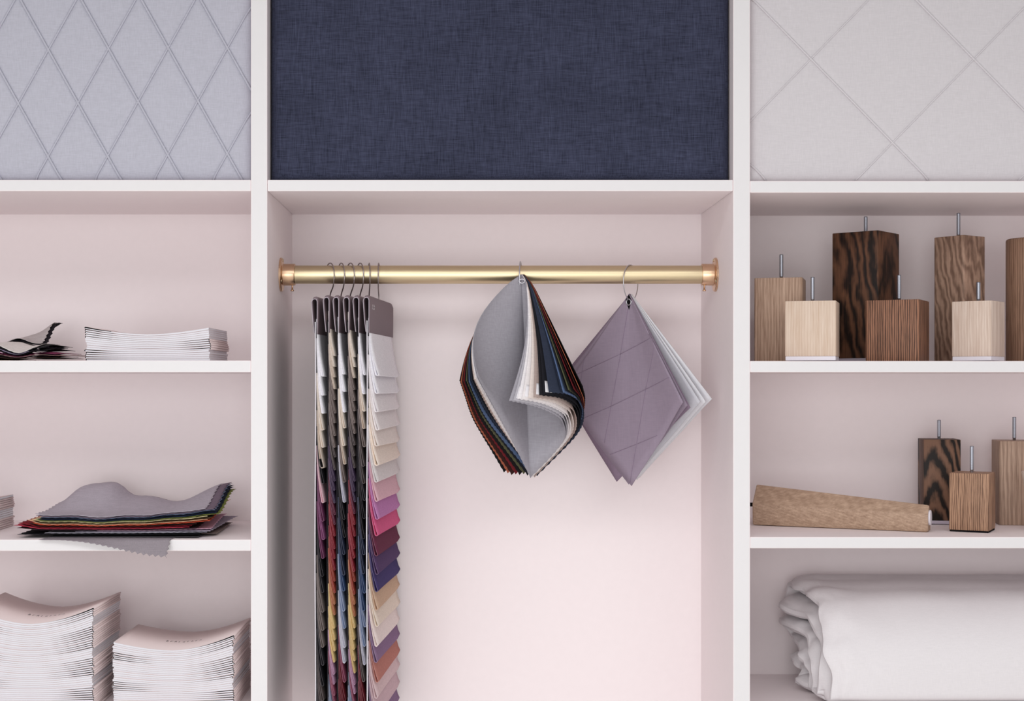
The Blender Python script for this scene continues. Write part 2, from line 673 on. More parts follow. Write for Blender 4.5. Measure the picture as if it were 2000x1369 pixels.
HANG = [
    # front px, hook px, pitch(mm), length, colours, hook angle, which one
    (617, 646, .036, .112, [W_, W_, W_, CRM, CRM, BEI, BLK, LPK, PLM, MAG, PLM, BLK, CHA, TGR, TGR, TGR, CHA, BLK, DTA, DTA, CHA],
     27, 'leftmost of the six fabric samplers, white swatches above black and plum ones'),
    (640, 666, .0225, .088, [CRM, CRM, BEI, BEI, TAU, TAU, TAU, TAU, TAU, DTA, DTA, PUR, PUR, PUR, BUR, BUR, RED, RED, RED, RED, ORR, ORR,
                            ORG, ORG, YEL, YEL, YEL, YEL, PNK, PNK, ROS, ROS, BGR, BGR, BGR],
     22, 'second fabric sampler from the left, taupe, red, orange then yellow swatches'),
    (659, 685, .036, .112, [W_, W_, W_, CRM, CRM, BEI, TAU, LGR, BLK, BLK, NAV, NAV, BLU, LBL, LBL, LGR, LGR, ROS, DRD, DRD, DRD],
     25, 'third fabric sampler from the left, white, black and blue swatches'),
    (679, 701, .0225, .088, [CRM, CRM, BEI, TAU, TAU, TAU, TAU, TAU, DTA, DTA, DTA, PUR, PUR, PUR, BUR, RED, RED, RED, RED, RED, ORR, ORR,
                            ORG, ORG, YEL, YEL, YEL, YEL, YEL, PNK, PNK, ROS, BGR, BGR, BGR],
     22, 'fourth fabric sampler from the left, dark taupe, red and yellow swatches'),
    (698, 720, .036, .112, [W_, W_, CRM, BEI, TAU, DTA, DTA, CHA, BLK, BLK, NAV, NAV, BLU, BLU, LBL, LBL, LGR, DTA, DRD, DRD, DRD],
     8, 'fifth fabric sampler from the left, charcoal and navy swatches, dark red at the foot'),
    (718, 739.5, .0358, .112, [W_, W_, (241, 236, 238), (238, 232, 232), (236, 226, 220), (238, 224, 212), (220, 214, 214), LPK, ORC, RPK, WIN,
                               PLU, VIO, TAN, CR2, CR3, MVE, TER, DPK, (196, 170, 176), MVE],
     0, 'rightmost fabric sampler with mauve-grey card front, white to pink, violet and tan swatches'),
]
HW = 0.16
for hi, (fpx, hpx, pitch, LEN, cols, hang, lab) in enumerate(HANG):
    xf, xh = PX(fpx, 0.04), PX(hpx, RY)
    sl = 0.095                   # sideways drift per metre of depth
    xh = xf + sl * HW
    ztop = RZ - 0.0525 - (0.003 if hi == 0 else 0)
    root = empty('fabric_sampler', (xh, RY, ztop), lab, 'fabric sampler', 'fabric samplers hung in a row on the brass rail')

    def loc(xp, l, zz, xh=xh, sl=sl, ztop=ztop):
        return (xh + xp + sl * l, RY + l, ztop + zz)

    # hook
    a = math.radians(hang)
    ca, sa = math.cos(a), math.sin(a)
    hp = [(0.0, -0.014), (0, 0.006), (-0.004, 0.014), (-0.0175, 0.0265), (-0.0232, 0.040), (-0.0242, 0.0525), (-0.0205, 0.0655), (-0.0115, 0.0738),
          (0.0, 0.0766), (0.0115, 0.0738), (0.0205, 0.0655), (0.0240, 0.0525), (0.0225, 0.042)]
    if hi == 0:
        hp = [(p[0], p[1] + (0.003 if k > 1 else 0)) for k, p in enumerate(hp)]
    cr = []
    for k in range(len(hp) - 1):
        p0, p1, p2, p3 = (hp[max(k - 1, 0)], hp[k], hp[k + 1], hp[min(k + 2, len(hp) - 1)])
        for s in range(4):
            t = s / 4
            q = []
            for c in (0, 1):
                q.append(0.5 * ((2 * p1[c]) + (-p0[c] + p2[c]) * t + (2 * p0[c] - 5 * p1[c] + 4 * p2[c] - p3[c]) * t * t +
                                (-p0[c] + 3 * p1[c] - 3 * p2[c] + p3[c]) * t ** 3))
            cr.append(tuple(q))
    cr.append(hp[-1])
    pts = [(xh - sa * y - 0.003, RY + ca * y, ztop + z) for (y, z) in cr]
    tube('hook', pts, 0.00135, M_WIRE, root, 8)
    # folded header card
    prof = [(-.0035, -.072), (-.0065, -.045), (-.0088, -.012), (-.0085, -.005), (-.0065, -.0008), (-.002, .0004), (.001, -.001), (.0026, -.005), (.0026, -.030), (.0022, -.074)]

    def hdr(u, vv):
        k = vv * (len(prof) - 1)
        i = min(int(k), len(prof) - 2)
        t = k - i
        xp, zz = lerp(prof[i][0], prof[i + 1][0], t), lerp(prof[i][1], prof[i + 1][1], t)
        l = lerp(-HW, HW, u)
        # rounded upper corners
        e = HW - abs(l)
        if zz > -0.012 and e < 0.010:
            zz -= (0.010 - e) * 0.45
        return loc(xp, l, zz)
    v, f = grid(24, len(prof) - 1, hdr)
    hd = mk('header_card', v, f, [M_HEADER, M_HEDGE], root)
    solid(hd, 0.0014)
    hd.modifiers[0].material_offset_rim = 1
    if hi == 5:
        parts = []
        for row, (y0, n) in enumerate(((-.020, 3), (-.026, 3))):
            for k in range(n):
                l0 = -HW + 0.034 + k * 0.012
                for (da, db, dz) in ((0, 0.002, 0.0042), (0.004, 0.0058, 0.0042)) if (k + row) % 2 else ((0, 0.008, 0.0012), (0.003, 0.005, 0.0042)):
                    x = .0036
                    parts.append(([loc(x, l0 + da, y0), loc(x, l0 + db, y0), loc(x, l0 + db, y0 + dz), loc(x, l0 + da, y0 + dz)], [(0, 1, 2, 3)]))
        v, f = join_data(parts)
        mk('printed_mark', v, f, M_LABEL, hd, shade=False)
    # backing strip, its colour darkened to paint in the shade of the gaps
    v, f = grid(2, 12, lambda u, vv: loc(-.0012 + .0006 * math.sin(vv * 9), lerp(-HW + .001, HW - .004, u), lerp(-.050, -.89, vv)))
    solid(mk('backing_strip', v, f, F((38, 36, 40), var=0.08), root), 0.0012)
    if hi in (0, 5):
        v, f = grid(1, 12, lambda u, vv: loc(-.0012 + .0006 * math.sin(vv * 9), lerp(-HW - .0008, -HW + .0012, u), lerp(-.050, -.89, vv)))
        solid(mk('white_edging', v, f, F((222, 218, 224), var=0.05), root), 0.0020)
    # waterfall of folded swatches
    rnd = random.Random(40 + hi)
    for j, c in enumerate(cols):
        zb = (-0.1555 if pitch > .03 else -0.118) - j * pitch + rnd.uniform(-.003, .003)
        za = zb + LEN
        if za > -0.010:
            za = -0.010
        xb = (0.0112 if pitch > .03 else 0.0112) + rnd.uniform(-.0006, .0006) + (0.0045 if hi == 5 else 0)
        gmax = (0.0024 if hi == 5 else 0.0019) if pitch > .03 else 0.0010
        if (hi == 5 and j == 5) or (hi == 0 and j == 5):
            gmax = 0.0030
        slack = rnd.uniform(-0.004, 0.004)
        side = rnd.uniform(-0.0025, 0.0025)
        wv = rnd.uniform(0, 6)
        hwid = HW - 0.006 + rnd.uniform(-0.004, 0.002)
        pr = []
        NP = 9
        for k in range(NP + 1):
            t = k / NP
            pr.append((t, +1))
        pr2 = [(t, s) for (t, s) in pr]
        path = []
        for (t, s) in pr2:
            path.append((t, -(0.0004 + gmax * t ** 2.6)))
        for k in range(1, 6):
            an = PI * k / 6
            path.append((1.0 + 0.9 * math.sin(an) * gmax / LEN, -gmax * math.cos(an)))
        for (t, s) in reversed(pr2):
            path.append((t, (0.0004 + gmax * t ** 2.6)))

        def sw(u, vv, path=path, za=za, zb=zb, xb=xb, hwid=hwid, slack=slack, wv=wv, side=side):
            k = vv * (len(path) - 1)
            i = min(int(round(k)), len(path) - 1)
            t, g = path[i]
            l = lerp(-hwid, hwid, u)
            xx = 0.0004 + xb * (t ** 2.0) + g + t * 0.0007 * math.sin(wv + u * 4)
            zz = lerp(za, zb, t) + slack * u * t * 0.8
            if t > 0.9 and u > 0.9:
                zz += 0.004 * ((u - .9) / .1) ** 2
            return loc(xx, l + side + 0.006 * t * u * math.sin(wv), zz)
        v, f = grid(10, len(path) - 1, sw)
        f = [tuple(reversed(q)) for q in f]
        ce = tuple(int(lerp(q, r_, .30)) for q, r_ in zip(c, (206, 198, 202)))  # edge colour: pale raw edges, with the light they catch painted in
        s = mk('swatch', v, f, [F(c, var=0.10, thread=700, bump=0.2), F(ce, var=0.08, thread=700, bump=0.2)], root)
        solid(s, 0.0008)
        s.modifiers[0].material_offset_rim = 1


# ------------------------------------------------------------------ bundles of square swatches hung by a corner
def catmull(P, n):
    out = []
    for k in range(len(P) - 1):
        p0, p1, p2, p3 = P[max(k - 1, 0)], P[k], P[k + 1], P[min(k + 2, len(P) - 1)]
        for s in range(n):
            t = s / n
            out.append(tuple(0.5 * ((2 * p1[c]) + (-p0[c] + p2[c]) * t + (2 * p0[c] - 5 * p1[c] + 4 * p2[c] - p3[c]) * t * t +
                                    (-p0[c] + 3 * p1[c] - 3 * p2[c] + p3[c]) * t ** 3) for c in (0, 1)))
    out.append(P[-1])
    return out


def half_curve(P):
    """dense, arc-length samples on the unit sphere below the hook"""
    C = [Vector((x, y, -math.sqrt(max(0.02, 1 - x * x - y * y)))) for (x, y) in catmull(P, 14)]
    L = [0.0]
    for i in range(1, len(C)):
        L.append(L[-1] + (C[i] - C[i - 1]).length)

    def at(t):
        d = t * L[-1]
        for i in range(1, len(C)):
            if L[i] >= d:
                s = (d - L[i - 1]) / max(1e-9, L[i] - L[i - 1])
                return C[i - 1].lerp(C[i], s).normalized()
        return C[-1]
    return at


def cone_dir(curve):
    lft = half_curve(list(reversed(curve['left'] + [curve['mid']])))
    rgt = half_curve([curve['mid']] + curve['right'])
    return lambda phi: (lft(-phi / (PI / 4)) if phi < 0 else rgt(phi / (PI / 4)))


def mixcurve(a, b, t):
    g = lambda p, q: (lerp(p[0], q[0], t), lerp(p[1], q[1], t))
    return {'left': [g(p, q) for p, q in zip(a['left'], b['left'])], 'mid': g(a['mid'], b['mid']),
            'right': [g(p, q) for p, q in zip(a['right'], b['right'])]}


def corner_sheet(name, apex, side, dirf, m, root, th=0.001, nphi=64, nrho=14, pink=0.006, warp=None, r0=0.0):
    def pos(phi, rho):
        d = dirf(phi)
        p = Vector(apex) + d * rho
        if warp:
            p += warp(phi, rho)
        return p
    V, Fc = [], []
    for j in range(nrho + 1):
        for i in range(nphi + 1):
            phi = lerp(-PI / 4, PI / 4, i / nphi)
            rm = side / math.cos(PI / 4 - abs(phi))
            if pink and i % 2 and 0 < i < nphi:
                rm -= pink * 0.8
            rho = lerp(r0, rm, (j / nrho))
            V.append(pos(phi, rho))
    w = nphi + 1
    for j in range(nrho):
        for i in range(nphi):
            q = (j * w + i, j * w + i + 1, (j + 1) * w + i + 1, (j + 1) * w + i)
            Fc.append(q)
    o = mk(name, V, Fc, m, root)
    solid(o, th)
    return o, pos


# --- middle bundle
AX, AZ, AY = PX(1018, 0.160), PZ(536, 0.160), 0.160
SIDE = 0.297
bund = empty('swatch_bundle', (AX, AY, AZ), 'thick bundle of many-coloured swatches curling open, hung mid-rail with grey on top',
             'swatch bundle')
K0 = {'left': [(-.28, -.64), (-.126, -.35)], 'mid': (.045, .0), 'right': [(.16, -.03), (.25, -.13), (.215, -.31), (.06, -.43), (-.125, -.47)]}
K1 = {'left': [(-.335, -.58), (-.20, -.28)], 'mid': (.075, .07), 'right': [(.25, .05), (.35, -.08), (.36, -.30), (.27, -.48), (.125, -.56)]}
K2 = {'left': [(-.425, -.51), (-.32, -.16)], 'mid': (-.10, .12), 'right': [(.10, .13), (.27, .05), (.36, -.13), (.37, -.34), (.345, -.51)]}
BCOL = [(162, 159, 167), (178, 175, 182), (234, 230, 232), (230, 224, 224), (222, 210, 204), (170, 152, 146), (34, 33, 38), (32, 32, 38),
        (48, 54, 70), (36, 42, 58), (88, 106, 140), (34, 36, 44), (92, 92, 68), (30, 28, 30), (116, 38, 44), (58, 34, 32), (176, 100, 76), (28, 26, 28)]
TR = [0, .10, .20, .32, .48, .62, .76, .86, 1.0, 1.36, 1.42, 1.5, 1.58, 1.66, 1.74, 1.82, 1.9, 2.0]
NB = len(BCOL)


def mix3(tt):
    return mixcurve(K0, K1, tt) if tt <= 1 else mixcurve(K1, K2, tt - 1)


for k, c in enumerate(BCOL):
    t = k / (NB - 1)
    cv = mix3(2 * t)
    cv['right'] = mix3(TR[k])['right']
    dirf = cone_dir(cv)
    bul = 0.043 - .0006 * min(k, 8) - .0013 * max(0, k - 8)

    br = .017 * (1 - t) ** 2

    def warp(phi, rho, bul=bul, k=k, br=br):
        wl_ = smooth(-0.05, -0.785, phi)
        s = math.sin(PI * min(1, rho / 0.297))
        wr_ = smooth(.10, .70, phi)
        ap = smooth(0, .030, rho)
        return Vector((-bul * wl_ * s - .007 * wl_ * ap + (br * s + .008 * ap) * wr_, 0, 0.0008 * math.sin(k * 2.1 + rho * 30) * smooth(.1, .3, rho)))
    o, pos = corner_sheet('swatch', (AX + 0.0004 * k, AY - 0.004 + k * 0.0005, AZ), SIDE * (1 - 0.012 * ((k * 37) % 5) / 5), dirf,
                          F(c, var=0.09, thread=600, bump=0.25), bund, 0.0009, 112, 14, 0.0024, warp)
    # paper label near the right-hand corner, on the back of the cloth
    if k in (1, 3, 5, 7, 9):
        nl = 0.034 if k == 9 else 0.016
        V, Fc = [], []
        for j in range(5):
            for i in range(9):
                a, b = lerp(.034, .008, j / 4), lerp(.004, .004 + nl, i / 8)     # distance from the corner along the two edges
                fa, fb = b, SIDE - a
                rho, phi = math.hypot(fa, fb), math.atan2(fb, fa) - PI / 4
                e = 0.004
                p = pos(phi, rho)
                n = (pos(phi + e, rho) - pos(phi - e, rho)).cross(pos(phi, rho + e) - pos(phi, rho - e)).normalized()
                if n.y > 0:
                    n = -n
                V.append(p + n * 0.0009)
        for j in range(4):
            for i in range(8):
                Fc.append((j * 9 + i, j * 9 + i + 1, (j + 1) * 9 + i + 1, (j + 1) * 9 + i))
        lb = mk('paper_label', V, Fc, M_LABEL, o)
        solid(lb, 0.0003)
        if k == 9:
            parts = []
            for (a0, a1, b0, b1) in [(.026, .031, .012 + .0022 * q, .0133 + .0022 * q) for q in range(5)] + [(.012, .016, .018 + .0022 * q, .0193 + .0022 * q) for q in range(3)]:
                quad = []
                for (a, b) in ((a0, b0), (a0, b1), (a1, b1), (a1, b0)):
                    fa, fb = b, SIDE - a
                    rho, phi = math.hypot(fa, fb), math.atan2(fb, fa) - PI / 4
                    p = pos(phi, rho)
                    n = (pos(phi + e, rho) - pos(phi - e, rho)).cross(pos(phi, rho + e) - pos(phi, rho - e)).normalized()
                    if n.y > 0:
                        n = -n
                    quad.append(p + n * 0.0013)
                parts.append((quad, [(0, 1, 2, 3)]))
            vv_, ff_ = join_data(parts)
            mk('printed_text', vv_, ff_, M_INK, lb, shade=False)
# eyelet and ring
v, f = [], []
ey = (AX + 0.001, AY - 0.0165, PZ(549, .144))
pts = [(ey[0] + 0.0058 * math.cos(a), ey[1], ey[2] + 0.0042 * math.sin(a)) for a in [2 * PI * k / 24 for k in range(24)]]
tube('eyelet', pts, 0.0012, M_STEEL, bund, 8, True)
rc = (AX - 0.0005, RY - 0.0118, RZ - 0.0118)
RG = 0.0385
pts = [(rc[0] + 0.0035 * math.cos(a), rc[1] + RG * math.cos(a), rc[2] + RG * math.sin(a)) for a in [2 * PI * k / 48 for k in range(48)]]
tube('ring', pts, 0.0013, M_STEEL, bund, 8, True)

# --- right-hand mauve and white bundle
GX, GZ = PX(1229, RY), PZ(589, RY)
BX, BY, BZ = GX + 0.0005, RY, GZ + 0.0165
S2 = 0.284
b2 = empty('quilted_swatch_bundle', (BX, BY, BZ), 'bundle of quilted mauve swatches with white ones behind, hung near the right socket', 'swatch bundle')
MV = F((154, 140, 156), var=0.05, thread=420, bump=0.2)
MVD = F((140, 122, 140), var=0.05, thread=420, bump=0.2)
WHF = F((222, 221, 226), var=0.03, thread=420, bump=0.15)
GRF = F((204, 203, 210), var=0.03, thread=420, bump=0.15)
L_ = lambda l, m_, r: {'left': [l, ((l[0] + m_[0]) / 2 - .01, (l[1] + m_[1]) / 2 - .02)], 'mid': m_, 'right': [((r[0] + m_[0]) / 2 + .03, (r[1] + m_[1]) / 2 + .03), r]}
SH2 = [  # curve, colour, y offset, name
    (L_((-.47, .50), (.012, .0), (.32, -.52)), MV, -0.0010),
    (L_((-.49, .54), (.0, .04), (.36, -.45)), MV, 0.0006),
    (L_((-.50, .57), (-.06, .10), (.39, -.38)), MVD, 0.0022),
    (L_((-.46, .60), (.03, .13), (.46, -.38)), GRF, 0.0038),
    (L_((-.45, .62), (.05, .16), (.50, -.34)), WHF, 0.0054),
    (L_((-.44, .64), (.065, .19), (.55, -.30)), WHF, 0.0070),
]
front_pos = None
for k, (cv, m, dy) in enumerate(SH2):
    o, pos = corner_sheet('swatch', (BX + dy * 0.7, BY + dy, BZ), S2 * (1.0 - 0.004 * k + (0.01 if k > 3 else 0)), cone_dir(cv), m, b2, 0.0022 if k > 2 else 0.0014, 48, 14, 0)
    if k == 0:
        front_pos, front_obj = pos, o
    if k == 2:
        tag(o, 'darker mauve swatch', None)


def stitch(lines, pos, obj, m, dy=-1):
    parts = []
    for (xa, ya, xb_, yb_) in lines:
        seg = []
        for s in range(13):
            px, py = lerp(xa, xb_, s / 12), lerp(ya, yb_, s / 12)
            z = (py - 574.0) / 938.0
            # find phi, rho by simple search on the sheet
            best = None
            for a in range(-44, 45, 2):
                ph = math.radians(a)
                d = pos(ph, 1.0) - pos(ph, 0.0)
                rho = z / -d.z
                xx = pos(ph, rho).x
                dd = pos(ph, rho).y
                sx = VX + (xx * 1000 + 1000 - VX) * R(dd)
                if best is None or abs(sx - px) < best[0]:
                    best = (abs(sx - px), ph, rho)
            ph0 = best[1]
            for it in range(12):
                e = 0.002

                def fx(ph):
                    d = pos(ph, 1.0) - pos(ph, 0.0)
                    rho = z / -d.z
                    p = pos(ph, rho)
                    return VX + (p.x * 1000 + 1000 - VX) * R(p.y), rho
                s0, rho = fx(ph0)
                s1, _ = fx(ph0 + e)
                if abs(s1 - s0) < 1e-6:
                    break
                ph0 = max(-.78, min(.78, ph0 - (s0 - px) * e / (s1 - s0) * 0.8))
            rho = min(fx(ph0)[1], S2 / math.cos(PI / 4 - abs(ph0)) - 0.001)
            p = pos(ph0, rho)
            nn = (pos(ph0 + .01, rho) - pos(ph0 - .01, rho)).cross(pos(ph0, rho + .01) - pos(ph0, rho - .01)).normalized()
            if nn.y > 0:
                nn = -nn
            seg.append(p + nn * 0.0007)
        parts.append(tube_data(seg, 0.0008, 6))
    v, f = join_data(parts)
    return mk('quilting_seam', v, f, m, obj)


stitch([(1227, 604, 1212, 695), (1212, 695, 1181, 868), (1284, 655, 1262, 760), (1262, 760, 1231, 945), (1141, 700, 1128, 800),
        (1114, 737, 1212, 692), (1212, 692, 1284, 656), (1142, 819, 1192, 796), (1192, 796, 1308, 738), (1192, 891, 1247, 867), (1247, 867, 1284, 850)],
       front_pos, front_obj, F((140, 124, 142), var=0.05, thread=420))
# black diamond patch + eyelet + ring
nrm = (front_pos(.05, .03) - front_pos(-.05, .03)).cross(front_pos(0, .04) - front_pos(0, .02)).normalized()
if nrm.y > 0:
    nrm = -nrm
V = [front_pos(0, .002) + nrm * .0012, front_pos(-.62, .016) + nrm * .0012, front_pos(0, .0335) + nrm * .0012, front_pos(.62, .016) + nrm * .0012]
pt = mk('corner_patch', V, [(0, 1, 2, 3)], M_BLACK, b2)
solid(pt, 0.0006)
ec = front_pos(0, .0175) + nrm * 0.0018
tx = Vector((-nrm.y, nrm.x, 0)).normalized()
pts = [ec + tx * (0.0062 * math.cos(a)) + Vector((0, 0, 1)) * (0.0062 * math.sin(a)) for a in [2 * PI * k / 24 for k in range(24)]]
tube('eyelet', pts, 0.0014, M_STEEL, b2, 8, True)
RG = 0.037
cz = RZ + RR + 0.0012 - RG
dx, dyv = 0.5, 0.866
pts = [(GX + 0.003 + dx * RG * math.cos(a), RY + dyv * RG * math.cos(a), cz + RG * math.sin(a)) for a in [2 * PI * k / 56 for k in range(56)]]
tube('ring', pts, 0.0011, M_STEEL, b2, 8, True)

# ------------------------------------------------------------------ booklets
ORD1 = ['', 'first', 'second', 'third', 'fourth', 'fifth', 'sixth', 'seventh', 'eighth', 'ninth', 'tenth', 'eleventh', 'twelfth', 'thirteenth',
        'fourteenth', 'fifteenth', 'sixteenth', 'seventeenth', 'eighteenth', 'nineteenth']
TENS = {2: ('twentieth', 'twenty'), 3: ('thirtieth', 'thirty'), 4: ('fortieth', 'forty'), 5: ('fiftieth', 'fifty')}


def ordinal(n):
    if n < 20:
        return ORD1[n]
    a, b = divmod(n, 10)
    return TENS[a][0] if b == 0 else TENS[a][1] + '-' + ORD1[b]


MOFF = 1


def booklet_stack(where, group, x0, x1, y0, y1, z0, n, p_l, p_mid, p_r, runs, print_on_top=False):
    """booklets lie spine-right or spine-left in alternating bundles; `runs` lists (count, spine side) from the top down"""
    sides = []
    for (c, s) in runs:
        sides += [s] * c
    sides = (sides + [1] * n)[:n]
    rnd = random.Random(int(abs(x0) * 1000))
    w = x1 - x0
    NS = 14

    def pitch(u, off=0.0):
        q = max(-1.02, min(1.02, 2 * (u + off / w) - 1))
        e = p_l if q < 0 else p_r
        return lerp(p_mid, e, abs(q) ** 1.7)
    for k in range(n):               # k = 0 is the lowest
        top_i = n - k
        side = sides[top_i - 1]
        ja, jb = rnd.uniform(-.0016, .0016), rnd.uniform(-.0016, .0016)
        org = (x0 + w / 2 + ja, (y0 + y1) / 2 + jb, z0 + k * pitch(.5))
        wide = rnd.uniform(.24, .40) if top_i > 1 else .6

        def low(u):
            return z0 + k * pitch(u, ja) + 0.0002

        def high(u):
            d = (u if side < 0 else 1 - u) * w
            t = pitch(u, ja) - 0.00025
            return low(u) + t

        def page_top(u):
            d = (u if side < 0 else 1 - u) * w
            return high(u) - 0.00026 - (high(u) - low(u)) * wide * (1 - smooth(0.0, 0.10, d))
        us = [i / NS for i in range(NS + 1)]
        if side > 0:
            path = us
        else:
            path = list(reversed(us))
        # cover: fore-edge bottom -> spine -> fore-edge top
        ln = [(x0 + ja + u * w, low(u)) for u in path]
        us_ = path[-1]
        sx = x0 + ja + us_ * w
        r_ = (high(us_) - low(us_)) / 2
        sgn = 1 if side > 0 else -1
        for q in range(1, 4):
            a = -PI / 2 + PI * q / 4
            ln.append((sx + sgn * r_ * math.cos(a), low(us_) + r_ + r_ * math.sin(a)))
        ln += [(x0 + ja + u * w, high(u)) for u in reversed(path)]
        V, Fc = [], []
        for yy in (y0 + jb, y1 + jb):
            V += [(x, yy, z) for (x, z) in ln]
        m_ = len(ln)
        for i in range(m_ - 1):
            Fc.append((i, i + 1, m_ + i + 1, m_ + i) if sgn > 0 else (i + 1, i, m_ + i, m_ + i + 1))
        nm = 'the ' + where
        lab = ('white booklet with pink cover, topmost of ' + nm) if top_i == 1 else \
              ('white booklet with pink cover, %s from top of %s' % (ordinal(top_i), nm))
        bk = mk('booklet', V, Fc, [M_ENDP, M_COVER], None, org)
        tag(bk, lab, 'booklet', group)
        solid(bk, 0.00022, offset=1)
        bk.modifiers[0].material_offset = MOFF
        bk.modifiers[0].material_offset_rim = MOFF
        # pages
        V, Fc = [], []
        g = 0.00026
        yy0, yy1 = y0 + jb - 0.0001, y1 + jb - 0.0004
        for yy in (yy0, yy1):
            for u in us:
                V.append((x0 + ja + u * w * 0.9985 + w * .0006, yy, low(u) + g))
            for u in us:
                V.append((x0 + ja + u * w * 0.9985 + w * .0006, yy, page_top(u)))
        a_ = NS + 1
        for i in range(NS):
            Fc.append((i, i + 1, a_ + i + 1, a_ + i))
            Fc.append((2 * a_ + i + 1, 2 * a_ + i, 3 * a_ + i, 3 * a_ + i + 1))
            Fc.append((a_ + i, a_ + i + 1, 3 * a_ + i + 1, 3 * a_ + i))
            Fc.append((i + 1, i, 2 * a_ + i, 2 * a_ + i + 1))
        Fc.append((0, a_, 3 * a_, 2 * a_))
        Fc.append((NS, 2 * a_ + NS, 3 * a_ + NS, a_ + NS))
        pg = mk('pages', V, Fc, [M_PAPER, M_ENDP], bk, shade=False, mat_idx=[1 if (q < 4 * NS and q % 4 == 2) else 0 for q in range(len(Fc))])
        if top_i == 1 and print_on_top:
            parts = []
            yc = lerp(y0, y1, 0.40)
            for q in range(9):
                u0 = 0.36 + q * 0.036
                hgt = (0.014, 0.011, 0.014, 0.012, 0.009, 0.014, 0.011, 0.013, 0.010)[q]

                def T(du, dv, u0=u0):
                    u = u0 + du
                    return (x0 + ja + u * w, yc + dv, high(u) + 0.00025)
                parts.append(([T(0, 0), T(.006, 0), T(.006, hgt), T(0, hgt)], [(0, 1, 2, 3)]))
                if q % 2 == 0:
                    parts.append(([T(.014, 0), T(.019, 0), T(.010, hgt), T(.006, hgt)], [(0, 1, 2, 3)]))
                if q % 3 == 1:
                    parts.append(([T(.006, hgt - .002), T(.020, hgt - .002), T(.020, hgt), T(.006, hgt)], [(0, 1, 2, 3)]))
            v, f = join_data(parts)
            mk('cover_print', v, f, M_INK, bk, shade=False)


booklet_stack('short upper shelf stack', 'booklets stacked on the upper left shelf',
              PX(168, .04), PX(409, .04), 0.040, 0.255, SH[(0, 704)], 15, .0045, .0035, .0044, [(5, -1), (5, 1), (5, -1)])
booklet_stack('stack cut off beside the swatches', 'booklets at the left edge of the middle shelf',
              PX(26, .275) - .245, PX(26, .275), 0.060, 0.275, SH[(0, 1054)], 15, .0045, .0037, .0045, [(1, -1), (5, 1), (4, -1), (5, 1)])
booklet_stack('tall bottom left stack', 'booklets in the tall stack at bottom left',
              PX(181, .04) - .245, PX(181, .04), 0.040, 0.262, SH[(0, 1396)], 45, .0045, .0038, .0045,
              [(4, 1), (4, -1), (10, 1), (4, -1), (8, 1), (5, -1), (10, 1)], True)
booklet_stack('stack beside the upright', 'booklets in the lower stack beside the upright',
              PX(221, .04), PX(455, .04), 0.040, 0.255, SH[(0, 1396)], 33, .0041, .0036, .0045,
              [(5, 1), (4, -1), (10, 1), (5, -1), (9, 1)], True)


# ------------------------------------------------------------------ loose swatches in two piles
def loose(name, cx, cy, w, d, rot, zf, m, label, group, th=0.0009, nu=44, nv=20, pink=0.0035, seed=0):
    ca, sa = math.cos(rot), math.sin(rot)

    def fn(u, v):
        a, b = (u - .5) * w, (v - .5) * d
        if pink:
            i, j = round(u * nu), round(v * nv)
            if j in (0, nv) and i % 2:
                b *= 1 - pink / d * 2
            if i in (0, nu) and j % 2:
                a *= 1 - pink / w * 2
        x, y = cx + a * ca - b * sa, cy + a * sa + b * ca
        return (x, y, zf(x, y, u, v))
    V, Fc = grid(nu, nv, fn)
    zmin = min(p[2] for p in V)
    o = mk(name, V, Fc, m, None, (cx, cy, zmin))
    tag(o, label, 'fabric swatch', group)
    solid(o, th)
    return o


ZS = SH[(0, 1054)]
PILE = [  # colour, centre X, w, d, rot deg, label;  from the shelf up
    ((146, 138, 144), -.782, .255, .290, -5, 'light grey swatch at the bottom of the pile, drooping over the shelf edge'),
    ((70, 67, 72), -.760, .300, .300, -2, 'dark grey swatch just above the drooping light grey one'),
    ((128, 112, 108), -.690, .200, .230, 2, 'taupe-brown swatch poking out low beside the upright'),
    ((30, 30, 34), -.795, .360, .300, 0, 'black swatch lowest of the full-width ones in the middle shelf pile'),
    ((182, 178, 190), -.765, .320, .285, 1, 'pale grey swatch with pinked edge below the pink ones'),
    ((158, 150, 166), -.725, .270, .28, -2, 'lilac-grey swatch just under the pink one, sticking out past it'),
    ((206, 168, 188), -.715, .225, .27, 3, 'pale pink swatch low at the upright end of the pile'),
    ((56, 36, 44), -.802, .352, .29, 1, 'dark maroon swatch under the red ones in the pile'),
    ((168, 56, 74), -.812, .345, .29, 1, 'raspberry red swatch curling up at its end in the pile'),
    ((120, 30, 40), -.806, .342, .28, 1, 'deep red swatch above the raspberry one'),
    ((46, 28, 28), -.788, .33, .28, 0, 'dark brown swatch between the red and orange-red ones'),
    ((206, 92, 66), -.775, .350, .275, 1, 'orange-red swatch with one bright corner showing in the pile'),
    ((222, 172, 140), -.782, .355, .275, 1, 'peach swatch with a thin bright edge in the pile'),
    ((74, 62, 44), -.775, .352, .27, 2, 'dark olive-brown swatch under the cream one'),
    ((216, 206, 160), -.778, .345, .27, 1, 'cream-yellow swatch in the middle of the pile'),
    ((120, 128, 70), -.765, .360, .27, 2, 'olive green swatch whose end shows under the navy ones'),
    ((40, 50, 72), -.766, .352, .272, 2, 'navy blue swatch above the olive green one'),
    ((28, 34, 50), -.762, .345, .27, 2, 'blackish navy swatch near the top of the pile'),
    ((112, 122, 148), -.766, .345, .27, 2, 'blue-grey swatch just under the mauve one'),
    ((118, 104, 118), -.770, .350, .274, 2, 'dark mauve swatch right under the grey top one'),
    ((176, 169, 179), -.780, .336, .264, 2, 'large grey swatch humped on top of the middle shelf pile'),
]
NPL = len(PILE)
PG = 'fabric swatches piled on the middle left shelf'
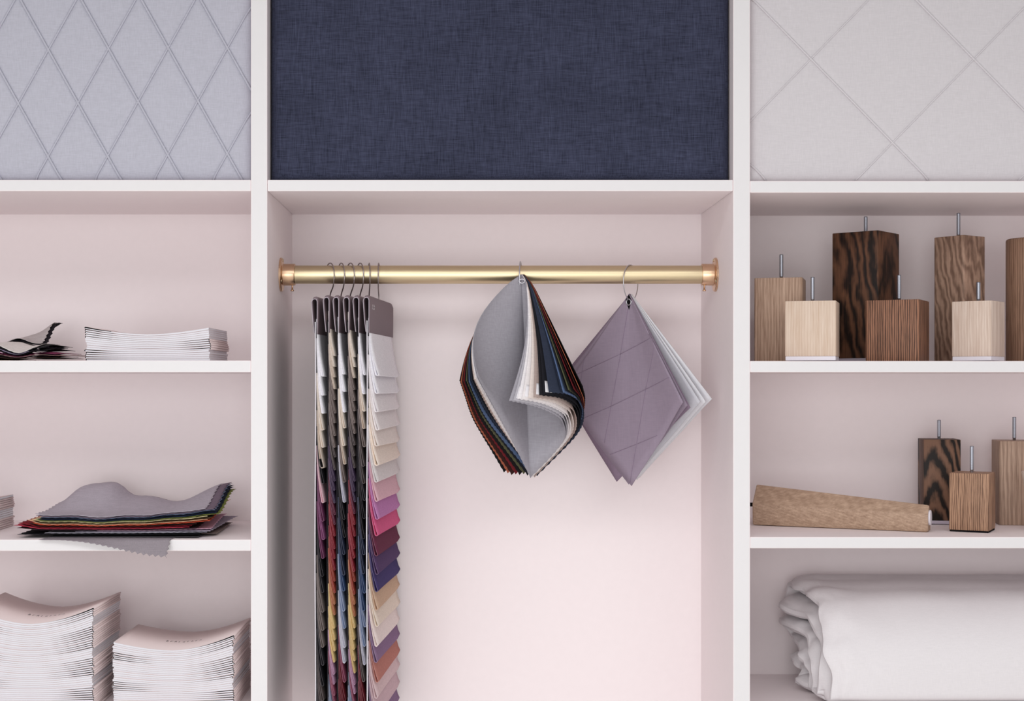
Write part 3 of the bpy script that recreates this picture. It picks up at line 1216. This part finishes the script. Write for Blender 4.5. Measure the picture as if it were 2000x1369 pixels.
for k, (c, cx, w, d, rt, lab) in enumerate(PILE):
    t = k / (NPL - 1)
    ph = k * 1.7
    cyy = 0.178 if k else 0.124

    def zf(x, y, u, v, k=k, t=t, ph=ph):
        b = ZS + 0.0012 + k * 0.00205
        if k == 0:
            z = ZS + 0.0008
            if y < -0.003:
                z -= (-.003 - y) * 1.15 * smooth(-.90, -.70, x)
            return z
        if k == 1:
            b = ZS + 0.0024
        hump = (math.exp(-((x + .880) / .058) ** 4) * .046 + math.exp(-((x + .785) / .06) ** 2) * .020) * smooth(.11, .27, y)
        rc_ = smooth(-.735, -.595, x) * (0.30 + 0.70 * smooth(.06, .29, y)) * 0.050
        lc_ = smooth(-.925, -.985, x) * 0.016
        wav = (0.0022 * math.sin(x * 34 + 1.0) + .0012 * math.sin(x * 71)) * smooth(.16, .0, y) * smooth(.2, .9, t) + .00015 * math.sin(x * 60 + ph)
        hf = smooth(0.30, 1.0, t)
        return b + hump * hf ** 1.2 + rc_ * smooth(.05, .95, t) + lc_ * smooth(.2, .6, t) + wav
    loose('fabric_swatch', cx, cyy, w, d, math.radians(rt), zf, F(c, var=0.10, thread=600, bump=0.3), lab, PG, th=0.0007, seed=k, nv=20 if k else 80)

# small upper-left pile
ZU = SH[(0, 704)]
PU = [  # colour, X of the right-hand edge (photo px at its depth), d, rot, label
    ((216, 196, 178), 42, .24, 3, 'cream swatch at the bottom of the crumpled pile'),
    ((176, 132, 108), 26, .25, -3, 'tan swatch low in the crumpled pile, just above the cream one'),
    ((70, 52, 46), 132, .26, 4, 'dark brown swatch above the tan one in the crumpled pile'),
    ((40, 30, 32), 120, .26, 3, 'black-brown swatch low in the crumpled pile'),
    ((156, 124, 122), 143, .25, -3, 'dusty rose swatch reaching furthest out of the crumpled pile'),
    ((124, 48, 84), 128, .24, 3, 'magenta swatch with pinked end in the crumpled pile'),
    ((206, 170, 190), 44, .26, -2, 'pale pink swatch in the middle of the crumpled pile'),
    ((26, 26, 30), 112, .26, 2, 'black swatch under the lilac one in the crumpled pile'),
    ((134, 124, 146), 92, .25, -2, 'lilac-grey swatch folded to a point in the crumpled pile'),
    ((30, 29, 33), 108, .25, 2, 'black swatch just under the white one in the crumpled pile'),
    ((226, 220, 216), 92, .20, 1, 'white crumpled swatch on top of the crumpled pile'),
    ((34, 30, 36), 111, .26, 0, 'black swatch standing up behind the taupe one'),
    ((188, 180, 180), 103, .26, 0, 'taupe-grey swatch whose corner stands up at the back of the crumpled pile'),
]
UG = 'fabric swatches crumpled on the upper left shelf'
XE = PX(0, .15)
for k, (c, rpx, d, rt, lab) in enumerate(PU):
    w = .26
    cx = PX(rpx, .15 if k < 11 else .28) - w / 2
    ph = k * 2.3

    def zf(x, y, u, v, k=k, ph=ph):
        x_ = x - XE                      # 0 at the photo's left edge, grows to the right
        q = k / 12
        fd = smooth(.15, .04, y) * (.22 + .2 * math.exp(-((x_ - .066) / .03) ** 2))
        z = ZU + 0.0014 + (min(k, 11) * 0.0032 + (0.0028 if k == 12 else 0)) * (1 - fd)
        z += .00025 * math.sin(x * 38 + ph)
        # crumples: a ridge, a sharp dip at 70 px, a rise beyond
        z += q * (.009 * math.exp(-((x_ - .020) / .022) ** 2) - .0062 * math.exp(-((x_ - .066) / .020) ** 2) * smooth(.17, .05, y) + .006 * smooth(.075, .11, x_))
        z += q * .0012 * math.sin(x * 95 + y * 20)
        z -= .010 * smooth(.095, .15, x_) * smooth(.1, .3, 1 - q) * q
        if k >= 11:
            z += .050 * smooth(.0, .085, x_ - (.004 if k == 11 else 0)) * smooth(.20, .30, y)
        return max(z, ZU + .0008 + k * .0011)
    loose('fabric_swatch', cx, 0.170 if k < 10 else (.150 if k == 10 else .262), w, d if k < 11 else .13, math.radians(rt), zf, F(c, var=0.10, thread=600, bump=0.3), lab, UG, th=0.0008, seed=k, nu=52, nv=20)

# ------------------------------------------------------------------ wooden furniture legs
W_OAK = wood('pale_oak', (144, 114, 94), (204, 176, 155), ring=60, distort=6, fine=.86, seed=1.3, contrast=(.32, .68))
W_MAPLE = wood('pale_maple', (196, 170, 148), (222, 204, 188), ring=70, distort=4, fine=.88, seed=2.1, contrast=(.3, .7))
W_DARK = wood('smoked_oak', (26, 17, 14), (110, 74, 54), ring=22, distort=7, fine=.68, seed=3.4, cathedral=.22, contrast=(.34, .74))
W_BROWN = wood('brown_oak', (58, 37, 29), (160, 115, 91), ring=80, distort=5, fine=.7, seed=4.2, contrast=(.3, .7))
W_WALN = wood('figured_walnut', (112, 86, 72), (178, 146, 126), ring=26, distort=9, fine=.72, seed=5.6, cathedral=.45, contrast=(.3, .7))
W_PALE = wood('bleached_beech', (194, 170, 154), (224, 207, 194), ring=55, distort=6, fine=.85, seed=6.1, contrast=(.3, .7))
W_ZEB = wood('dark_zebrano', (28, 20, 17), (120, 88, 70), ring=40, distort=3.5, fine=.5, seed=1.0, cathedral=.27, contrast=(.33, .72))
W_TAN = wood('tan_oak', (92, 65, 50), (192, 152, 124), ring=95, distort=6, fine=.72, seed=8.3, contrast=(.3, .7))
W_GREYW = wood('grey_walnut', (130, 104, 88), (194, 166, 146), ring=50, distort=6, fine=.82, seed=9.1, contrast=(.3, .7))
W_LYING = wood('pale_oak_lying', (146, 118, 98), (198, 170, 147), ring=60, distort=4, fine=.93, axis='X', seed=3.3, contrast=(.3, .7))


def bolt(px, py0, root, cx, cy, ztop, r=0.0042):
    zt = PZ(py0, cy)
    pr = [(0.0, zt), (r * .8, zt), (r, zt - .001)]
    z = zt - 0.001
    # threads
    while z > ztop + 0.006:
        pr += [(r, z), (r * .86, z - .0006), (r, z - .0012)]
        z -= 0.0013
    pr += [(r * .8, ztop + 0.005), (r * .8, ztop - 0.003)]
    v, f = lathe_z([(a, b) for a, b in pr], cx, cy, 0.0, 16)
    f = [tuple(reversed(q)) for q in f]
    return mk('threaded_bolt', v, f, M_ZINC, root)


def square_leg(px, depth, side, zbase, py_top, rot, m, label, bolt_py, pad=None, pad_h=0.008, bev=0.0015, bpx=None, seg=2):
    cx = PX(px, depth)
    cy = depth
    ztop = PZ(py_top, depth - side * 0.35)
    root = empty('furniture_leg', (cx, cy, zbase), label, 'furniture leg', 'square wooden furniture legs on the right-hand shelves')
    z0 = zbase + 0.0003
    rm = Matrix.Rotation(math.radians(rot), 4, 'Z')
    if pad:
        bm = bmesh.new()
        q = side / 2 - 0.0008
        add_box(bm, -q, q, -q, q, 0.0012 if pad is not M_BLACK else 0.0, pad_h, 0.0008)
        bmesh.ops.transform(bm, matrix=Matrix.Translation((cx, cy, z0)) @ rm, verts=bm.verts)
        bm_obj('foot_pad', bm, pad, root)
        z0 += pad_h
    bm = bmesh.new()
    h = side / 2
    add_box(bm, -h, h, -h, h, 0, ztop - z0, 0)
    ve = [e for e in bm.edges if abs(e.verts[0].co.z - e.verts[1].co.z) > 1e-4]
    if bev > 0.0016:
        bmesh.ops.bevel(bm, geom=ve, offset=bev, segments=5, affect='EDGES', profile=0.5)
        he = [e for e in bm.edges if abs(e.verts[0].co.z - e.verts[1].co.z) < 1e-4 and len(e.link_faces) == 2 and e.calc_face_angle(0) > .8]
        bmesh.ops.bevel(bm, geom=he, offset=0.0012, segments=2, affect='EDGES', profile=0.5)
    else:
        bmesh.ops.bevel(bm, geom=list(bm.edges), offset=bev, segments=seg, affect='EDGES', profile=0.5)
    bmesh.ops.rotate(bm, verts=bm.verts, cent=(0, 0, 0), matrix=Matrix.Rotation(math.radians(rot), 3, 'Z'))
    bmesh.ops.translate(bm, verts=bm.verts, vec=(cx, cy, z0))
    o = bm_obj('wooden_block', bm, m, root)
    autosmooth(o, 35)
    if bolt_py is not None:
        bolt(px, bolt_py, root, PX(bpx, depth) if bpx else cx, cy, ztop)
    return root


Z1 = SH[(2, 705)]
Z2 = SH[(2, 1049)]
square_leg(1524, .200, .0975, Z1, 543, -17, W_OAK, 'medium-height oak leg nearest the upright on the upper shelf', 497, bev=.004, bpx=1526)
square_leg(1587, .075, .0985, Z1, 588, -18, W_MAPLE, 'short pale maple cube leg with white foot pad, in front of the medium-height oak leg', 541, M_GLIDE, .0095)
square_leg(1691, .235, .1030, Z1, 453, -40, W_DARK, 'tallest dark smoked-oak leg standing behind the two short legs', 423, M_LILACPAD, .0085)
square_leg(1753, .095, .1060, Z1, 586, -28, W_BROWN, 'short reddish-brown oak cube leg in front of the tall dark leg', 537, None, 0, .0065, 1756)
square_leg(1874, .250, .0760, Z1, 461, -54, W_WALN, 'tall wavy-grained walnut leg with rounded edges on the upper right shelf', 416, None, 0, .006, 1872)
square_leg(1911, .080, .0790, Z1, 588, -38.5, W_PALE, 'short bleached beech leg with white foot pad in front of the walnut leg', 551, M_GLIDE, .0095)
# round leg cut by the right edge of the frame
gx, gy = PX(2013, .22), .22
rl = empty('furniture_leg', (gx, gy, Z1), 'tall round walnut-brown leg cut off by the right photo edge', 'furniture leg')
zt = PZ(463, .18)
v, f = lathe_z([(0, 0.0003), (.048, .0003), (.0495, .002), (.0495, zt - Z1 - .004), (.048, zt - Z1 - .001), (.045, zt - Z1), (0, zt - Z1)], gx, gy, Z1, 48)
f = [tuple(reversed(q)) for q in f]
mk('wooden_post', v, [tuple(reversed(q)) for q in f], wood('round_walnut', (108, 80, 64), (168, 134, 112), ring=60, distort=5, fine=.82, seed=4.9, contrast=(.3, .7)), rl)
bolt(2013, 420, rl, gx, gy, zt)

square_leg(1834, .285, .0760, Z2, 858, -8, W_ZEB, 'tall dark zebra-grained leg with lilac-grey foot pad on the lower right shelf', 820, M_LILACPAD, .0085, .0014)
square_leg(1899, .125, .0770, Z2, 924, -29, W_TAN, 'short tan oak leg with sloping dark-edged top on the lower right shelf', 871, M_BLACK, .0035, .0012, 1898)
square_leg(1986, .275, .0880, Z2, 861, -9, W_GREYW, 'grey-brown walnut leg at the right edge of the lower right shelf', 814, None, 0, .003, 1981)
# pale tapered leg, only its rim inside the frame
tx_, ty_ = PX(2034, .13), .13
tp = empty('furniture_leg', (tx_, ty_, Z2), 'pale tapered round leg just entering at the right photo edge', 'furniture leg')
zt = PZ(922, .10)
v, f = lathe_z([(0, 0.0003), (.019, .0003), (.020, .002), (.0385, zt - Z2 - .002), (.037, zt - Z2), (0, zt - Z2)], tx_, ty_, Z2, 40)
mk('wooden_post', v, f, W_PALE, tp)

# tapered leg lying on its side
ax0 = Vector((PX(1470, .235), .235, 0))
ax1 = Vector((PX(1812, .088), .088, 0))
ln_ = (ax1 - ax0).length
th = math.atan2(ax1.y - ax0.y, ax1.x - ax0.x)
lroot = empty('furniture_leg', ((ax0.x + ax1.x) / 2, (ax0.y + ax1.y) / 2 + .03, Z2), 'tapered oak leg lying on its side with a round white end pad', 'furniture leg')


def lie(xl, yl, z):
    return Vector((ax0.x + xl * math.cos(th) - yl * math.sin(th), ax0.y + xl * math.sin(th) + yl * math.cos(th), Z2 + z))


# section: front face leaning, upper face sloping back
SEC0 = [(.000, .0010), (-.003, .046), (.036, .0850), (.071, .052), (.058, .0010)]
SEC1 = [(.002, .0006), (.000, .036), (.022, .0545), (.048, .036), (.042, .0006)]


def round_poly(P, r, n=3):
    out = []
    N_ = len(P)
    for i in range(N_):
        a, b, c = Vector(P[i - 1]), Vector(P[i]), Vector(P[(i + 1) % N_])
        p = b + (a - b).normalized() * r
        q = b + (c - b).normalized() * r
        for s in range(n + 1):
            t = s / n
            out.append(p * (1 - t) ** 2 + b * 2 * t * (1 - t) + q * t * t)
    return out


V, Fc = [], []
stations = [(0, 0, .003, 1), (.002, .0, .003, 1)] + [(lerp(.002, ln_ - .004, s / 8), s / 8, .003, 1) for s in range(1, 9)] + [(ln_, 1, .003, .95)]
n_ = None
stations[0] = (0, 0, .003, .96)
for (xl, t, r_, sc) in stations:
    P = [(lerp(a[0], b[0], t), lerp(a[1], b[1], t)) for a, b in zip(SEC0, SEC1)]
    cy_ = sum(p[0] for p in P) / 5
    cz_ = sum(p[1] for p in P) / 5
    P = [(cy_ + (p[0] - cy_) * sc, cz_ + (p[1] - cz_) * sc) for p in P]
    Q = round_poly(P, r_)
    n_ = len(Q)
    V += [lie(xl, q[0], q[1]) for q in Q]
for i in range(len(stations) - 1):
    for k in range(n_):
        k2 = (k + 1) % n_
        Fc.append((i * n_ + k, i * n_ + k2, (i + 1) * n_ + k2, (i + 1) * n_ + k))
Fc.append(tuple(reversed(range(n_))))
Fc.append(tuple(range((len(stations) - 1) * n_, len(stations) * n_)))
autosmooth(mk('wooden_block', V, Fc, W_LYING, lroot, origin=tuple(ax0 + Vector((0, 0, Z2)))), 30)
pc = (.022, .028)
V = []
NQ = 28
for (xx, rr) in ((ln_ - .001, .0155), (ln_ + .003, .0155), (ln_ + .004, .0145)):
    for k in range(NQ):
        a = 2 * PI * k / NQ
        V.append(lie(xx, pc[0] + rr * math.cos(a), pc[1] + rr * math.sin(a)))
Fc = [(i * NQ + k, i * NQ + (k + 1) % NQ, (i + 1) * NQ + (k + 1) % NQ, (i + 1) * NQ + k) for i in range(2) for k in range(NQ)]
Fc.append(tuple(range(2 * NQ, 3 * NQ)))
autosmooth(mk('foot_pad', V, Fc, M_GLIDE, lroot))
V, Fc = tube_data([lie(-.022, .034, .041), lie(.004, .034, .041)], .0042, 12)
mk('threaded_bolt', V, Fc, M_BLACK, lroot)

# ------------------------------------------------------------------ the folded quilt
ZQ = SH[(2, 1396)]
QX0 = PX(1617, .03)
QX1 = XR0 - 0.02
# section in (depth, height): nested arcs, folded to and fro
YC, HC = .345, .0
arcs = []
for j in range(5):
    A, B = .305 - j * .0475, .212 - j * .040
    arc = []
    for i in range(29):
        a = lerp(0.0, PI / 2, i / 28)
        arc.append((YC - A * math.sin(a) ** .72, max(.019, B * max(0.0, math.cos(a)) ** .62)))
    arcs.append(arc)
SPI = []
for j, arc in enumerate(arcs):
    pts = arc if j % 2 else list(reversed(arc))
    if j:
        p, q = SPI[-1], pts[0]
        mx, my = (p[0] + q[0]) / 2, (p[1] + q[1]) / 2
        r_ = math.hypot(q[0] - p[0], q[1] - p[1]) / 2
        for i in range(1, 6):
            a = PI * i / 6
            if j % 2:       # fold at the back, bulging away from the front
                SPI.append((mx + .8 * r_ * math.sin(a), lerp(p[1], q[1], (1 - math.cos(a)) / 2)))
            else:           # fold at the foot
                SPI.append((lerp(p[0], q[0], (1 - math.cos(a)) / 2), max(.019, my - .02 * math.sin(a))))
    SPI += pts
NX = 56
NP = len(SPI)
V, Fc = [], []
for jj, (y, h) in enumerate(SPI):
    layer = jj / 34.0
    p0, p1 = SPI[max(jj - 1, 0)], SPI[min(jj + 1, NP - 1)]
    tx2, ty2 = p1[0] - p0[0], p1[1] - p0[1]
    tl = math.hypot(tx2, ty2) or 1
    nx2, ny2 = -ty2 / tl, tx2 / tl
    for i in range(NX + 1):
        u = i / NX
        uu = u ** 2.0
        wob = mnoise.noise(Vector((y * 16, h * 16, layer * 1.5))) * .020 + mnoise.noise(Vector((jj * .35, 7.3, 0))) * .005
        lead = -.030 * smooth(.14, .30, y) * smooth(.06, .14, h) * smooth(.4, 1.2, layer) - .012 * smooth(.5, 1.5, layer) * smooth(.12, .03, h)
        edge = 1 - smooth(0, .16, uu)
        x = lerp(QX0 + wob + lead, QX1, uu)
        n1 = mnoise.noise(Vector((x * 26, y * 20 + layer * 3, h * 20))) + .45 * mnoise.noise(Vector((x * 60, y * 44 + layer * 3, h * 44)))
        n2 = mnoise.noise(Vector((x * 9, y * 12, h * 12 + 4.5)))
        seam = 0.0
        if jj < 30:
            for yc_ in (.20, .275):
                seam -= .0065 * math.exp(-((y - yc_ - .02 * edge) / .007) ** 2) * smooth(.15, .2, h)
        d = n1 * .0085 * edge + n2 * .0035
        hh = h + ny2 * d + seam
        yy = y + nx2 * d
        V.append((x, yy, ZQ + max(hh, .019)))
w = NX + 1
for j in range(NP - 1):
    for i in range(NX):
        Fc.append((j * w + i, j * w + i + 1, (j + 1) * w + i + 1, (j + 1) * w + i))
q = mk('quilt', V, Fc, M_QUILT, None, ((QX0 + QX1) / 2, .19, ZQ))
tag(q, 'thick white quilt folded up on the bottom right shelf', 'quilt')
solid(q, 0.036)
md = q.modifiers[0]
vg = q.vertex_groups.new(name='puff')
for j in range(NP):
    for i in range(NX + 1):
        uu = (i / NX) ** 2.0
        vg.add([j * w + i], .22 + .78 * math.sqrt(smooth(0, .05, uu)), 'REPLACE')
md.vertex_group = 'puff'
sb = q.modifiers.new('soft', 'SUBSURF')
sb.levels = 1
sb.render_levels = 1
